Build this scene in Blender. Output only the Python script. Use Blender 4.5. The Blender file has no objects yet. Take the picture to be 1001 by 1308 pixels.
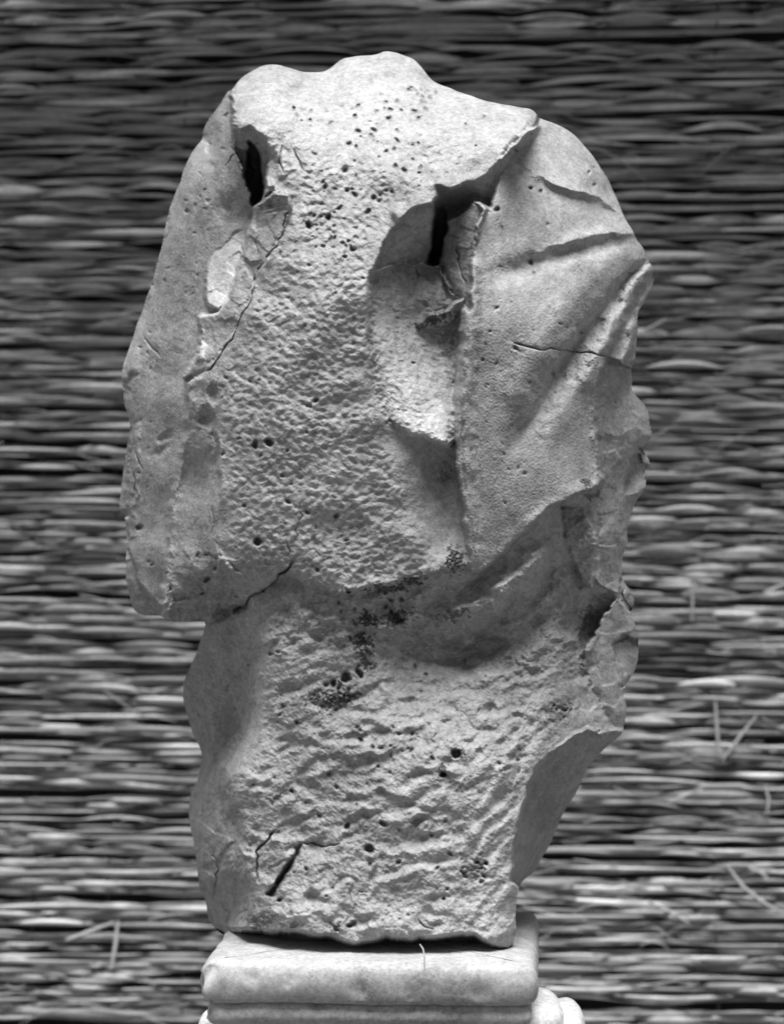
import bpy, math, random
import numpy as np
from mathutils import Vector
random.seed(7)
rng = np.random.default_rng(11)
R = math.radians
S = 0.0006            # metres per photo pixel on the reference plane
DIST = 3333.0         # camera distance in the same pixels (2 m)
CX, CY = 500.5, 654.0

# ------------------------------------------------------------------ camera, world, sun
scn = bpy.context.scene
cam_d = bpy.data.cameras.new('camera')
cam = bpy.data.objects.new('camera', cam_d)
scn.collection.objects.link(cam)
cam.location = (0, -DIST * S, 0)
cam.rotation_euler = (R(90), 0, 0)
cam_d.sensor_fit = 'VERTICAL'
cam_d.sensor_height = 24
cam_d.lens = 24 * DIST / 1308.0
cam_d.clip_end = 200
cam_d.clip_start = 0.05
cam_d.dof.use_dof = True
cam_d.dof.focus_distance = (DIST + 30) * S
cam_d.dof.aperture_fstop = 5.2
scn.camera = cam

SUN_EL, SUN_AZ = 77.5, 2.0       # azimuth measured from the camera side, negative = left
world = bpy.data.worlds.new('World')
scn.world = world
world.use_nodes = True
wn = world.node_tree
wn.nodes.clear()
sky = wn.nodes.new('ShaderNodeTexSky')
sky.sky_type = 'NISHITA'
sky.sun_disc = False
sky.sun_elevation = R(SUN_EL)
sky.sun_rotation = R(180 - SUN_AZ)
sky.dust_density = 0.6
sky.altitude = 800
bwn = wn.nodes.new('ShaderNodeRGBToBW')     # black and white photograph: neutral sky
bg = wn.nodes.new('ShaderNodeBackground')
bg.inputs['Strength'].default_value = 0.05
wo = wn.nodes.new('ShaderNodeOutputWorld')
wn.links.new(sky.outputs[0], bwn.inputs[0])
wn.links.new(bwn.outputs[0], bg.inputs['Color'])
wn.links.new(bg.outputs[0], wo.inputs[0])

sun_d = bpy.data.lights.new('sun', 'SUN')
sun_d.energy = 4.2
sun_d.angle = R(38)
sun_d.color = (1, 1, 1)
sun = bpy.data.objects.new('sun', sun_d)
scn.collection.objects.link(sun)
sd = Vector((math.sin(R(SUN_AZ)) * math.cos(R(SUN_EL)), -math.cos(R(SUN_AZ)) * math.cos(R(SUN_EL)), math.sin(R(SUN_EL))))
sun.rotation_euler = sd.to_track_quat('Z', 'Y').to_euler()
sun.location = (0, 0, 4)

vs = scn.view_settings
vs.view_transform = 'Standard'
vs.look = 'None'
vs.gamma = 1
vs.exposure = 0.86

# ------------------------------------------------------------------ helpers
def P(u, v, D):
    t = (DIST - D)
    return ((u - CX) / DIST * t * S, -D * S, (CY - v) / DIST * t * S)

def mesh_obj(name, verts, faces, mat, parent=None, smooth=True):
    me = bpy.data.meshes.new(name)
    verts = np.asarray(verts, dtype=np.float32).reshape(-1, 3)
    faces = np.asarray(faces, dtype=np.int32)
    n = faces.shape[1]
    me.vertices.add(len(verts)); me.vertices.foreach_set('co', verts.ravel())
    me.loops.add(faces.size); me.loops.foreach_set('vertex_index', faces.ravel())
    me.polygons.add(len(faces))
    me.polygons.foreach_set('loop_start', np.arange(0, faces.size, n, dtype=np.int32))
    me.polygons.foreach_set('loop_total', np.full(len(faces), n, dtype=np.int32))
    me.update(calc_edges=True)
    if smooth:
        me.polygons.foreach_set('use_smooth', np.ones(len(faces), dtype=bool))
    if mat: me.materials.append(mat)
    o = bpy.data.objects.new(name, me)
    scn.collection.objects.link(o)
    if parent: o.parent = parent
    return o

def empty(name, loc=(0, 0, 0)):
    o = bpy.data.objects.new(name, None)
    o.empty_display_size = 0.05
    scn.collection.objects.link(o)
    o.location = loc
    return o

def tag(o, label=None, cat=None, group=None, kind=None):
    if label: o['label'] = label
    if cat: o['category'] = cat
    if group: o['group'] = group
    if kind: o['kind'] = kind
    return o

class NT:
    def __init__(s, name):
        s.m = bpy.data.materials.new(name); s.m.use_nodes = True
        s.t = s.m.node_tree; s.b = s.t.nodes['Principled BSDF']
    def n(s, typ, **kw):
        x = s.t.nodes.new(typ)
        for k, v in kw.items():
            if k in x.inputs: x.inputs[k].default_value = v
            else: setattr(x, k, v)
        return x
    def l(s, a, b): s.t.links.new(a, b)
    def math(s, op, a, b, clamp=False):
        x = s.t.nodes.new('ShaderNodeMath'); x.operation = op; x.use_clamp = clamp
        for i, q in enumerate((a, b)):
            if hasattr(q, 'links'): s.l(q, x.inputs[i])
            else: x.inputs[i].default_value = q
        return x.outputs[0]

def noise_out(t, co, scale, detail=4, rough=0.6, dist=0.0):
    x = t.n('ShaderNodeTexNoise'); t.l(co, x.inputs['Vector'])
    x.inputs['Scale'].default_value = scale; x.inputs['Detail'].default_value = detail
    x.inputs['Roughness'].default_value = rough; x.inputs['Distortion'].default_value = dist
    return x.outputs['Fac']

def ramp(t, fac, stops):
    x = t.n('ShaderNodeValToRGB')
    el = x.color_ramp.elements
    el[0].position, c0 = stops[0]; el[0].color = (c0, c0, c0, 1)
    el[1].position, c1 = stops[-1]; el[1].color = (c1, c1, c1, 1)
    for p, c in stops[1:-1]:
        e = el.new(p); e.color = (c, c, c, 1)
    t.l(fac, x.inputs[0])
    return x.outputs[0]

def marble(name, base=0.50, attr=True, speck=1.0, bump=1.0):
    t = NT(name)
    tc = t.n('ShaderNodeTexCoord'); co = tc.outputs['Object']
    big = noise_out(t, co, 9, 5, 0.6, 0.4)
    mid = noise_out(t, co, 60, 5, 0.65)
    blot = noise_out(t, co, 260, 3, 0.6)
    fine = noise_out(t, co, 650, 4, 0.8)
    v = t.math('ADD', t.math('MULTIPLY', big, 0.5), t.math('ADD', t.math('MULTIPLY', mid, 0.42), t.math('MULTIPLY', fine, 0.6)))
    v = t.math('MULTIPLY', t.math('SUBTRACT', v, 0.76), 1.4)
    v = t.math('ADD', v, t.math('MULTIPLY', t.math('SUBTRACT', blot, 0.5), 0.7))                       # about 0, +-0.2
    val = t.math('MULTIPLY_ADD' if False else 'ADD', t.math('MULTIPLY', v, base * 1.6), base)
    # small dark grains and specks
    sp = t.n('ShaderNodeTexVoronoi'); t.l(co, sp.inputs['Vector']); sp.inputs['Scale'].default_value = 330
    sm = ramp(t, sp.outputs['Distance'], [(0.0, 1.0), (0.16, 1.0), (0.26, 0.0)])
    gate = ramp(t, noise_out(t, co, 45, 3, 0.7), [(0.0, 0.0), (0.53, 0.0), (0.66, 1.0)])
    spk = t.math('MULTIPLY', t.math('MULTIPLY', sm, gate), 0.45 * speck)
    val = t.math('MULTIPLY', val, t.math('SUBTRACT', 1.0, spk))
    if attr:
        a = t.n('ShaderNodeAttribute', attribute_name='dirt_shade')
        br = noise_out(t, co, 260, 4, 0.75)
        d = t.math('MULTIPLY', a.outputs['Fac'], t.math('MULTIPLY', ramp(t, br, [(0.0, 0.35), (0.36, 0.5), (0.5, 1.0)]), 1.0), True)
        mx = t.n('ShaderNodeMix'); mx.data_type = 'FLOAT'
        t.l(d, mx.inputs[0]); t.l(val, mx.inputs[2]); mx.inputs[3].default_value = 0.045
        val = mx.outputs[0]
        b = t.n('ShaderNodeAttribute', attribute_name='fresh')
        val = t.math('MULTIPLY', val, t.math('ADD', 1.0, t.math('MULTIPLY', b.outputs['Fac'], 0.42)))  # fresh breaks, plus the painted top light of the cap
    val = t.math('MINIMUM', val, 0.85)
    cc = t.n('ShaderNodeCombineColor')
    for i in range(3): t.l(val, cc.inputs[i])
    t.l(cc.outputs[0], t.b.inputs['Base Color'])
    t.b.inputs['Roughness'].default_value = 0.62
    t.b.inputs['Specular IOR Level'].default_value = 0.28
    bp = t.n('ShaderNodeBump'); bp.inputs['Strength'].default_value = 0.55 * bump; bp.inputs['Distance'].default_value = 0.0004
    h = t.math('ADD', t.math('MULTIPLY', fine, 0.8), t.math('MULTIPLY', mid, 0.8))
    t.l(h, bp.inputs['Height']); t.l(bp.outputs[0], t.b.inputs['Normal'])
    return t.m

M_stone = marble('weathered_marble', 0.30)
M_base = marble('base_marble', 0.36, attr=False, speck=1.0, bump=0.8)
M_low = marble('pale_marble', 0.55, attr=False, speck=0.3, bump=0.5)

# ------------------------------------------------------------------ relief grid (photo pixels, depth towards the camera)
X0, Y0, W, H = 140, 52, 712, 1176
U, V = np.meshgrid(np.arange(W) + X0, np.arange(H) + Y0)
U = U.astype(np.float64); V = V.astype(np.float64)
fy = np.fft.fftfreq(H)[:, None]; fx = np.fft.fftfreq(W)[None, :]

def band(l0, l1, ang=0, aniso=1.0, seed=0):
    """band-passed noise, wavelengths l0..l1 px; stretched `aniso` times along direction ang (deg)"""
    r = np.random.default_rng(seed)
    a = R(ang); c, s = math.cos(a), math.sin(a)
    ku = (fx * c - fy * s) * aniso; kv = fx * s + fy * c
    k = np.sqrt(ku * ku + kv * kv) + 1e-9
    f = np.exp(-(k * l0 * 0.85) ** 2) * (1 - np.exp(-(k * l1) ** 2)) / (k + 0.3 / l1) ** 0.9
    g = np.fft.ifft2(np.fft.fft2(r.standard_normal((H, W))) * f).real
    return g / g.std()

def ring(lam, ang=0, aniso=1.0, seed=0, q=0.35):
    """noise of one dominant wavelength: hammered or rippled surfaces"""
    r = np.random.default_rng(seed)
    a = R(ang); c, s = math.cos(a), math.sin(a)
    ku = (fx * c - fy * s) * aniso; kv = fx * s + fy * c
    k = np.sqrt(ku * ku + kv * kv)
    f = np.exp(-((k - 1 / lam) / (q / lam)) ** 2)
    g = np.fft.ifft2(np.fft.fft2(r.standard_normal((H, W))) * f).real
    return g / g.std()

def blur(a, s):
    if s <= 0: return a
    f = np.exp(-2 * (math.pi * s) ** 2 * (fx ** 2 + fy ** 2))
    return np.fft.ifft2(np.fft.fft2(a) * f).real

WU = U + 1.1 * band(16, 60, seed=1) + 0.22 * band(3, 9, seed=3)
WV = V + 1.1 * band(16, 60, seed=2) + 0.22 * band(3, 9, seed=4)

def inside(poly, uu, vv):
    ins = np.zeros(uu.shape, dtype=bool)
    n = len(poly)
    for i in range(n):
        x1, y1 = poly[i]; x2, y2 = poly[(i + 1) % n]
        if y1 == y2: continue
        ylo, yhi = min(y1, y2), max(y1, y2)
        m = (vv >= ylo) & (vv < yhi)
        m &= uu < (x2 - x1) * (vv - y1) / (y2 - y1) + x1
        ins ^= m
    return ins

def polymask(poly, soft=1.2, warp=True):
    m = inside(poly, WU if warp else U, WV if warp else V).astype(np.float64)
    return np.clip(blur(m, soft), 0, 1)

def tps(ctrl):
    """smooth surface through (u, v, D) points, evaluated on a coarse grid and upsampled"""
    c = np.array(ctrl, dtype=float); n = len(c)
    p = c[:, :2] / 100.0
    def phi(r2): return 0.5 * r2 * np.log(r2 + 1e-12)
    d2 = ((p[:, None] - p[None]) ** 2).sum(-1)
    A = np.zeros((n + 3, n + 3)); A[:n, :n] = phi(d2) + np.eye(n) * 1e-3
    A[:n, n] = 1; A[:n, n + 1:] = p; A[n, :n] = 1; A[n + 1:, :n] = p.T
    w = np.linalg.solve(A, np.concatenate([c[:, 2], [0, 0, 0]]))
    gx = np.arange(0, W + 8, 8); gy = np.arange(0, H + 8, 8)
    GX, GY = np.meshgrid((gx + X0) / 100.0, (gy + Y0) / 100.0)
    Z = w[n] + w[n + 1] * GX + w[n + 2] * GY
    for i in range(n):
        Z = Z + w[i] * phi((GX - p[i, 0]) ** 2 + (GY - p[i, 1]) ** 2)
    ix = np.arange(W) / 8.0; iy = np.arange(H) / 8.0
    jx = ix.astype(int); jy = iy.astype(int); tx = ix - jx; ty = (iy - jy)[:, None]
    Zx = Z[:, jx] * (1 - tx) + Z[:, jx + 1] * tx
    return Zx[jy] * (1 - ty) + Zx[jy + 1] * ty

def polydist(pts, uu, vv):
    """distance to a polyline of (u, v, amp, width); returns (d, amp, width, signed side)"""
    best = np.full(uu.shape, 1e9); A = np.zeros(uu.shape); Wd = np.ones(uu.shape); sd_ = np.zeros(uu.shape)
    for a, b in zip(pts[:-1], pts[1:]):
        dx, dy = b[0] - a[0], b[1] - a[1]; L2 = dx * dx + dy * dy
        t = np.clip(((uu - a[0]) * dx + (vv - a[1]) * dy) / L2, 0, 1)
        ex = uu - a[0] - t * dx; ey = vv - a[1] - t * dy
        d = np.sqrt(ex * ex + ey * ey); m = d < best
        best = np.where(m, d, best)
        A = np.where(m, a[2] + t * (b[2] - a[2]), A); Wd = np.where(m, a[3] + t * (b[3] - a[3]), Wd)
        sd_ = np.where(m, np.sign(dx * ey - dy * ex), sd_)
    return best, A, Wd, sd_

def window(pts, pad):
    xs = [p[0] for p in pts]; ys = [p[1] for p in pts]
    a = max(0, int(min(xs) - pad - X0)); b = min(W, int(max(xs) + pad - X0) + 1)
    c = max(0, int(min(ys) - pad - Y0)); d = min(H, int(max(ys) + pad - Y0) + 1)
    return slice(c, d), slice(a, b)

NB = band(3, 9, seed=21)
NB2 = band(6, 22, seed=22)
D = np.zeros((H, W)); DIRT_SHADE = np.zeros((H, W)); FRESH_LIT = np.zeros((H, W))  # dirt map also holds painted shade, fresh map also painted top light

def ridge(pts, gain=1.0, p=2.0, asym=None):
    global D
    pad = max(q[3] for q in pts) * 3 + 4
    w = window(pts, pad)
    d, A, Wd, sgn = polydist(pts, WU[w], WV[w])
    if asym:      # (widen factor on the positive side, factor on the other side)
        Wd = Wd * np.where(sgn > 0, asym[0], asym[1])
    D[w] += gain * A * np.exp(-(d / Wd) ** p)

def groove(pts, amp, wid, p=2.0):
    ridge([(x, y, amp * (0.35 if i in (0, len(pts) - 1) else 1.0), wid) for i, (x, y) in enumerate(pts)], -1.0, p)

def jag(pts, step=6, amp=1.6):
    out = []
    for (x1, y1), (x2, y2) in zip(pts[:-1], pts[1:]):
        L = math.hypot(x2 - x1, y2 - y1); n = max(1, int(L / step))
        for i in range(n):
            t = i / n; j = random.gauss(0, amp) if i else random.gauss(0, amp * .4)
            out.append((x1 + (x2 - x1) * t - (y2 - y1) / L * j, y1 + (y2 - y1) * t + (x2 - x1) / L * j))
    out.append(pts[-1]); return out

def crack(pts, depth=9, wid=1.15, step_=0.0):
    global D
    pts = jag(pts)
    q = [(x, y, depth * random.uniform(0.6, 1.15) * (0.3 if i in (0, len(pts) - 1) else 1), wid * random.uniform(0.75, 1.35)) for i, (x, y) in enumerate(pts)]
    w = window(q, 26)
    d, A, Wd, sgn = polydist(q, U[w], V[w])
    D[w] -= A * np.exp(-(d / Wd) ** 2)
    D[w] -= 0.12 * A * np.exp(-(d / (Wd * 4)) ** 2)          # worn shoulders
    if step_: D[w] += step_ * sgn * np.exp(-(d / 9.0) ** 2) * 0.5
    DIRT_SHADE[w] = np.maximum(DIRT_SHADE[w], 0.8 * np.clip(A / 9, 0, 1) * np.exp(-(d / (Wd * 1.1)) ** 2))

GAIN = 1.3
LONG = band(30, 90, seed=23)
def layer(poly, ctrl, soft=1.2, warp=True, rnd_=None):
    global D
    m = polymask(poly, soft, warp)
    L = tps(ctrl) * GAIN
    if rnd_:
        amp, rs = rnd_
        mb = blur(m, rs)
        L = L - amp * (1 + 0.5 * np.clip(NB2, -1.5, 1.5)) * np.clip((0.96 - mb) / 0.46, 0, 1.3) ** 1.7
    D = D * (1 - m) + L * m

def facet(sc, f, seed):
    """broken-stone relief: every jittered cell takes the tangent plane of the noise f at its seed point"""
    r = np.random.default_rng(seed)
    gw, gh = int(W / sc) + 3, int(H / sc) + 3
    jx = (np.arange(gw)[None, :] + r.random((gh, gw))) * sc - sc; jy = (np.arange(gh)[:, None] + r.random((gh, gw))) * sc - sc
    xx = WU - X0 ; yy = WV - Y0
    cx_ = np.clip((xx / sc).astype(int) + 1, 1, gw - 2); cy_ = np.clip((yy / sc).astype(int) + 1, 1, gh - 2)
    best = np.full((H, W), 1e9); bx = np.zeros((H, W)); by_ = np.zeros((H, W))
    for dy in (-1, 0, 1):
        for dx in (-1, 0, 1):
            px = jx[cy_ + dy, cx_ + dx]; py = jy[cy_ + dy, cx_ + dx]
            d = (xx - px) ** 2 + (yy - py) ** 2; m = d < best
            best = np.where(m, d, best); bx = np.where(m, px, bx); by_ = np.where(m, py, by_)
    ix = np.clip(bx.astype(int), 0, W - 1); iy = np.clip(by_.astype(int), 0, H - 1)
    gy, gx = np.gradient(f)
    h = f[iy, ix] + gx[iy, ix] * (xx - bx) + gy[iy, ix] * (yy - by_)
    return blur(np.clip(h, -4, 4), 0.9)

def pit(x, y, r, depth=None, dirt_shade=0.9):
    depth = depth or r * 3.2
    w = window([(x, y)], r * 3 + 6)
    a = random.uniform(0, 3.14); e = random.uniform(1.0, 1.5)
    du, dv = WU[w] - x, WV[w] - y
    p_ = (du * math.cos(a) + dv * math.sin(a)) / e; q_ = -du * math.sin(a) + dv * math.cos(a)
    d = np.sqrt(p_ * p_ + q_ * q_)
    m = 1 / (1 + np.exp((d - r) / 0.55))
    D[w] -= depth * m
    D[w] -= 0.25 * r * np.exp(-(d / (r * 1.9)) ** 2)
    DIRT_SHADE[w] = np.maximum(DIRT_SHADE[w], dirt_shade * m)

def dimple(x, y, rx, ry, depth, ang=0):
    w = window([(x, y)], max(rx, ry) * 3)
    a = R(ang); du, dv = WU[w] - x, WV[w] - y
    p_ = (du * math.cos(a) - dv * math.sin(a)) / rx; q_ = (du * math.sin(a) + dv * math.cos(a)) / ry
    D[w] -= depth * np.exp(-(p_ * p_ + q_ * q_) ** 1.3)

def stain_shade(x, y, rx, ry, k=0.9, ang=0, rough=1.0):
    w = window([(x, y)], max(rx, ry) * 2.2)
    a = R(ang); du, dv = WU[w] - x, WV[w] - y
    p_ = (du * math.cos(a) - dv * math.sin(a)) / rx; q_ = (du * math.sin(a) + dv * math.cos(a)) / ry
    d = np.sqrt(p_ * p_ + q_ * q_) + 0.28 * NB[w] + 0.3 * NB2[w]
    m = np.clip((1.05 - d) / 0.35, 0, 1) * k
    DIRT_SHADE[w] = np.maximum(DIRT_SHADE[w], m)
    D[w] -= rough * m * (1.0 + 1.0 * NB[w])

SIL = [(356,83),(340,83),(326,89),(313,97),(303,107),(297,115),(291,118),(284,127),(272,145),(264,158),(260,170),(259,178),(252,187),(244,197),(234,219),(231,231),(226,240),(217,266),(213,285),(208,309),(201,336),(194,359),(183,395),(174,418),(167,440),(158,468),(157,490),(161,522),(166,542),(164,565),(158,601),(153,637),(153,650),(157,657),(160,662),(161,673),(163,695),(160,716),(162,745),(166,762),(170,777),(178,783),(187,786),(206,787),(210,791),(216,794),(226,795),(244,794),(262,793),(261,804),(254,828),(244,852),(235,870),(234,880),(235,900),(245,934),(256,957),(257,974),(252,998),(244,1015),(241,1040),(247,1076),(252,1109),(255,1136),(263,1149),(266,1170),(274,1183),(286,1194),(305,1199),(350,1203),(420,1209),(480,1214),(560,1215),(610,1216),(640,1214),(652,1208),(657,1199),(658,1170),(660,1150),(663,1132),(667,1126),(680,1114),(690,1098),(704,1073),(717,1043),(734,1013),(744,993),(751,978),(772,957),(785,945),(795,933),(799,907),(795,885),(799,877),(811,853),(815,835),(814,821),(811,800),(804,783),(808,776),(809,768),(804,754),(794,738),(795,714),(801,693),(801,674),(807,650),(812,640),(824,621),(823,602),(824,598),(829,596),(828,589),(822,577),(820,571),(831,559),(831,549),(828,530),(823,517),(807,498),(807,487),(806,471),(811,461),(812,436),(815,399),(820,391),(828,375),(835,356),(835,345),(828,332),(820,316),(812,304),(806,293),(795,274),(784,247),(769,217),(750,190),(727,168),(704,156),(690,151),(685,146),(676,139),(651,135),(605,124),(575,113),(552,103),(537,84),(522,73),(495,66),(478,70),(446,73),(435,77),(420,88),(410,92),(388,92),(374,88)]

# ---- left side, receding
D = tps([(295,118,-165),(270,150,-205),(262,175,-215),(290,180,-130),(240,200,-230),(220,260,-230),(280,250,-125),(205,310,-235),(260,320,-140),
 (320,270,-105),(185,390,-240),(240,400,-150),(285,400,-95),(160,470,-240),(200,480,-185),(232,500,-130),(165,560,-225),(200,580,-170),(230,600,-120),
 (165,680,-225),(200,680,-170),(218,700,-125),(170,750,-215),(205,780,-160),(300,600,-60),(300,800,-110)]) * GAIN
# flap behind the left edge, and the shell below it
layer([(150,545),(167,545),(164,600),(163,640),(165,662),(150,662)], [(155,600,-262),(160,650,-268),(165,560,-262)], 0.8)
layer([(150,668),(162,668),(168,712),(180,745),(196,768),(210,782),(206,800),(150,800)], [(160,720,-236),(170,770,-238),(200,785,-215),(163,690,-240)], 0.8)
# ---- lower block
LOWER = [(262,790),(320,740),(380,735),(460,740),(600,690),(660,640),(770,600),(830,640),(830,900),(800,1000),(700,1240),(250,1240),(225,1000),(225,850),(255,800)]
layer(LOWER, [(270,800,-130),(330,790,-48),(380,775,-24),(450,775,-16),(520,765,-24),(580,745,-32),(620,720,-32),(690,670,-46),(740,650,-72),
 (250,880,-180),(300,860,-90),(340,860,-34),(420,850,-18),(500,830,-32),(570,830,-52),(620,830,-54),(680,800,-60),(730,800,-105),(790,800,-180),
 (340,930,-34),(420,920,-12),(500,900,-18),(560,880,-36),(640,880,-36),(720,890,-66),(780,910,-120),
 (300,1000,-42),(360,1000,-18),(450,1000,4),(560,980,12),(640,980,-2),(700,950,-42),
 (300,1080,-42),(380,1080,-2),(480,1080,17),(580,1080,21),(650,1080,0),
 (290,1170,-60),(350,1170,8),(450,1180,34),(560,1180,38),(640,1190,22),(655,1150,6)], 1.5)
# lower left flank
layer([(225,788),(300,788),(322,800),(334,850),(326,930),(300,962),(288,985),(290,1010),(302,1050),(318,1090),(322,1130),(300,1180),(285,1198),(225,1200)],
 [(320,800,-72),(262,800,-120),(235,880,-235),(332,880,-62),(300,880,-125),(292,930,-155),(250,950,-290),(292,985,-95),(252,1010,-235),(242,1050,-260),
  (302,1050,-62),(275,1060,-110),(270,1120,-130),(255,1140,-200),(285,1190,-160),(312,1160,-70)], 7.0)
# lower right dark face
layer([(751,929),(767,943),(795,928),(812,940),(760,1010),(672,1140),(654,1125),(655,1085),(661,1058),(671,1020),(681,985),(704,958),(735,937)],
 [(740,940,-66),(690,975,-44),(668,1040,-50),(660,1110,-90),(795,938,-160),(742,1000,-215),(700,1078,-260),(670,1122,-220),(720,980,-115),(690,1040,-130)], 1.2)
# ---- right rear facets
layer([(765,440),(850,440),(850,935),(778,932),(768,905),(752,880),(743,850),(748,800),(762,700),(758,620),(750,560),(757,480)],
 [(770,480,-120),(805,480,-175),(828,545,-215),(770,560,-130),(800,560,-165),(790,610,-170),(820,620,-220),(770,650,-140),(800,660,-190),(765,720,-130),
  (793,735,-185),(780,800,-160),(810,830,-215),(760,850,-125),(790,880,-170),(750,910,-100),(795,925,-170)], 1.5, True, (8, 5))
layer([(816,570),(835,574),(835,600),(822,600)], [(825,580,-245),(828,595,-245),(820,590,-245)], 0.7)
layer([(806,584),(818,578),(824,600),(826,622),(812,634),(800,630),(796,612)], [(806,590,-235),(822,600,-245),(800,615,-215),(815,632,-205)], 1.0)
layer([(793,737),(806,750),(814,770),(808,784),(800,778),(790,765)], [(797,745,-205),(806,770,-222),(797,770,-212)], 0.8)
layer([(782,822),(800,812),(816,818),(818,850),(800,876),(792,880),(784,850)], [(785,825,-190),(814,825,-235),(800,850,-205),(795,875,-190)], 1.0)
# dark chipped facet
layer([(757,737),(775,755),(791,757),(778,778),(766,792),(758,812),(744,830),(740,812),(750,770)], [(757,740,-128),(790,757,-172),(768,790,-195),(742,828,-150),(752,775,-160)], 0.9)
# wedge under the drape edge
layer([(716,645),(745,650),(763,690),(762,706),(757,752),(742,742),(728,712),(722,685)], [(720,650,-76),(750,665,-70),(760,700,-70),(755,745,-90),(728,705,-78)], 1.0, True, (5, 3))
# ---- centre panel
CENTRE = [(292,100),(300,60),(700,60),(700,150),(676,168),(655,188),(640,206),(636,250),(625,330),(630,420),(640,600),(640,700),(600,728),(590,724),(530,744),(480,757),(430,762),(388,748),(368,735),(335,756),(284,728),(258,690),(264,640),(262,600),(262,560),(256,520),(240,492),(250,470),(268,440),(280,415),(290,395),(305,360),(325,320),(344,290),(350,265),(350,247),(345,246),(326,262),(316,240),(300,190),(296,150)]
layer(CENTRE, [(356,88,-150),(300,120,-138),(313,100,-160),(340,86,-165),(410,95,-172),(450,76,-195),(500,70,-205),(540,90,-192),(580,115,-160),(650,136,-122),(685,150,-112),
 (330,125,-92),(310,160,-70),(400,130,-108),(480,130,-112),(560,150,-95),(640,165,-82),(350,170,-60),(430,190,-58),(500,200,-48),(570,200,-48),(615,222,-44),(545,225,-28),
 (380,260,-30),(450,280,-20),(500,260,-22),(340,340,-26),(400,350,4),(460,350,8),(300,440,-35),(350,450,0),(420,450,12),(470,450,10),
 (250,490,-62),(300,520,-22),(400,550,13),(470,560,9),(285,620,-30),(284,660,-34),(340,620,0),(420,640,8),(500,620,0),(560,620,-14),(585,600,-18),
 (290,710,-30),(340,710,-6),(420,715,6),(500,700,-2),(560,700,-6),(590,715,-4),(330,750,-24),(430,758,4),(500,750,0),(590,400,-10),(590,300,-10)], 1.3, True, (13, 8))
# hollow below the ledge
layer([(500,530),(525,552),(560,565),(584,570),(592,640),(598,705),(570,725),(530,700),(502,640),(490,585)],
 [(480,540,6),(525,585,-4),(545,600,-16),(572,600,-38),(585,650,-44),(520,660,-2),(560,710,-12),(470,620,6),(590,700,-24)], 20, False)
# ---- left broken ridge piece and fresh chip
layer([(326,262),(345,247),(366,246),(372,268),(362,296),(344,325),(327,350),(310,405),(300,422),(288,443),(262,474),(234,482),(254,452),(256,405),(280,398),(300,352),(314,308),(320,285)],
 [(350,258,-30),(345,290,-38),(330,300,-48),(310,350,-52),(295,400,-48),(270,450,-58),(245,478,-80),(258,440,-75),(300,425,-40)], 1.1, True, (3, 3))
layer([(300,296),(318,290),(312,320),(300,355),(293,380),(280,397),(264,386),(262,356),(268,328),(282,318)], [(300,300,-115),(270,330,-125),(265,380,-92),(295,375,-72),(312,320,-88)], 1.2)
# strip with the scoop under the ridge piece
layer([(236,487),(262,480),(274,505),(277,560),(282,620),(274,690),(293,722),(335,752),(312,777),(262,800),(205,800),(206,770),(212,720),(218,660),(228,600),(238,545),(240,512)],
 [(240,500,-78),(262,520,-52),(245,560,-76),(270,560,-50),(240,600,-90),(260,610,-72),(255,650,-66),(276,640,-44),(272,690,-42),(230,700,-92),(250,720,-62),(225,770,-96),(215,788,-100),(290,740,-42),(300,775,-95),(260,788,-112),(330,757,-40)], 1.6, True, (1.5, 3))
# notch in the upper left
layer([(297,155),(307,167),(319,160),(331,171),(340,176),(343,190),(340,212),(340,235),(333,254),(325,264),(317,240),(311,215),(299,190)],
 [(330,168,-76),(332,196,-92),(326,250,-150),(302,170,-88),(312,205,-120),(340,190,-72),(338,230,-90)], 1.3)
layer([(318,178),(330,196),(334,225),(333,255),(324,262),(318,240),(316,205)], [(325,200,-165),(326,250,-230),(330,230,-200)], 1.2)
# ---- drape panel on the right
layer([(640,203),(660,188),(684,160),(690,140),(760,140),(850,300),(850,440),(806,471),(776,457),(768,475),(762,505),(760,545),(765,598),(771,612),(766,624),(748,630),(725,638),(700,653),(660,690),(625,722),(600,734),(592,650),(582,600),(582,500),(590,400),(600,330),(618,275),(627,250)],
 [(650,210,-82),(690,165,-150),(730,180,-175),(784,250,-200),(755,225,-155),(700,230,-100),(640,260,-52),(640,330,-28),(700,300,-62),(800,300,-160),(833,350,-205),
 (604,400,2),(660,420,-5),(720,400,-40),(780,400,-105),(815,400,-170),(600,500,6),(660,520,-2),(720,520,-34),(760,520,-78),(600,620,4),(660,620,-4),(720,600,-28),(765,610,-72),
 (602,720,-2),(640,690,-6),(700,650,-16),(745,628,-46)], 1.2, True, (4, 4))
# cap underside
layer([(557,238),(580,240),(610,230),(640,205),(655,187),(680,165),(688,158),(684,172),(664,192),(646,208),(630,240),(628,262),(606,257),(585,275),(572,285),(571,300),(560,335),(545,333),(551,300),(555,265)],
 [(565,243,-50),(600,236,-56),(640,209,-66),(680,168,-118),(560,330,-190),(575,275,-130),(600,256,-100),(560,262,-100),(618,256,-80),(652,195,-88),(642,225,-85)], 1.6)
layer([(552,270),(566,262),(571,296),(561,336),(544,334)], [(558,280,-150),(555,330,-230),(565,300,-190)], 1.2)
D += 11 * polymask([(516,226),(538,208),(557,236),(556,266),(530,268),(508,284),(500,276)], 2.2)
# shaded facet of the small broken ridge
layer([(555,263),(530,266),(508,282),(492,308),(478,345),(505,337),(536,336),(549,334),(553,300)], [(555,264,-32),(530,267,-30),(510,282,-24),(492,308,-18),(480,342,-24),(520,335,-56),(548,332,-78),(530,300,-44)], 1.6)
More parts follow.
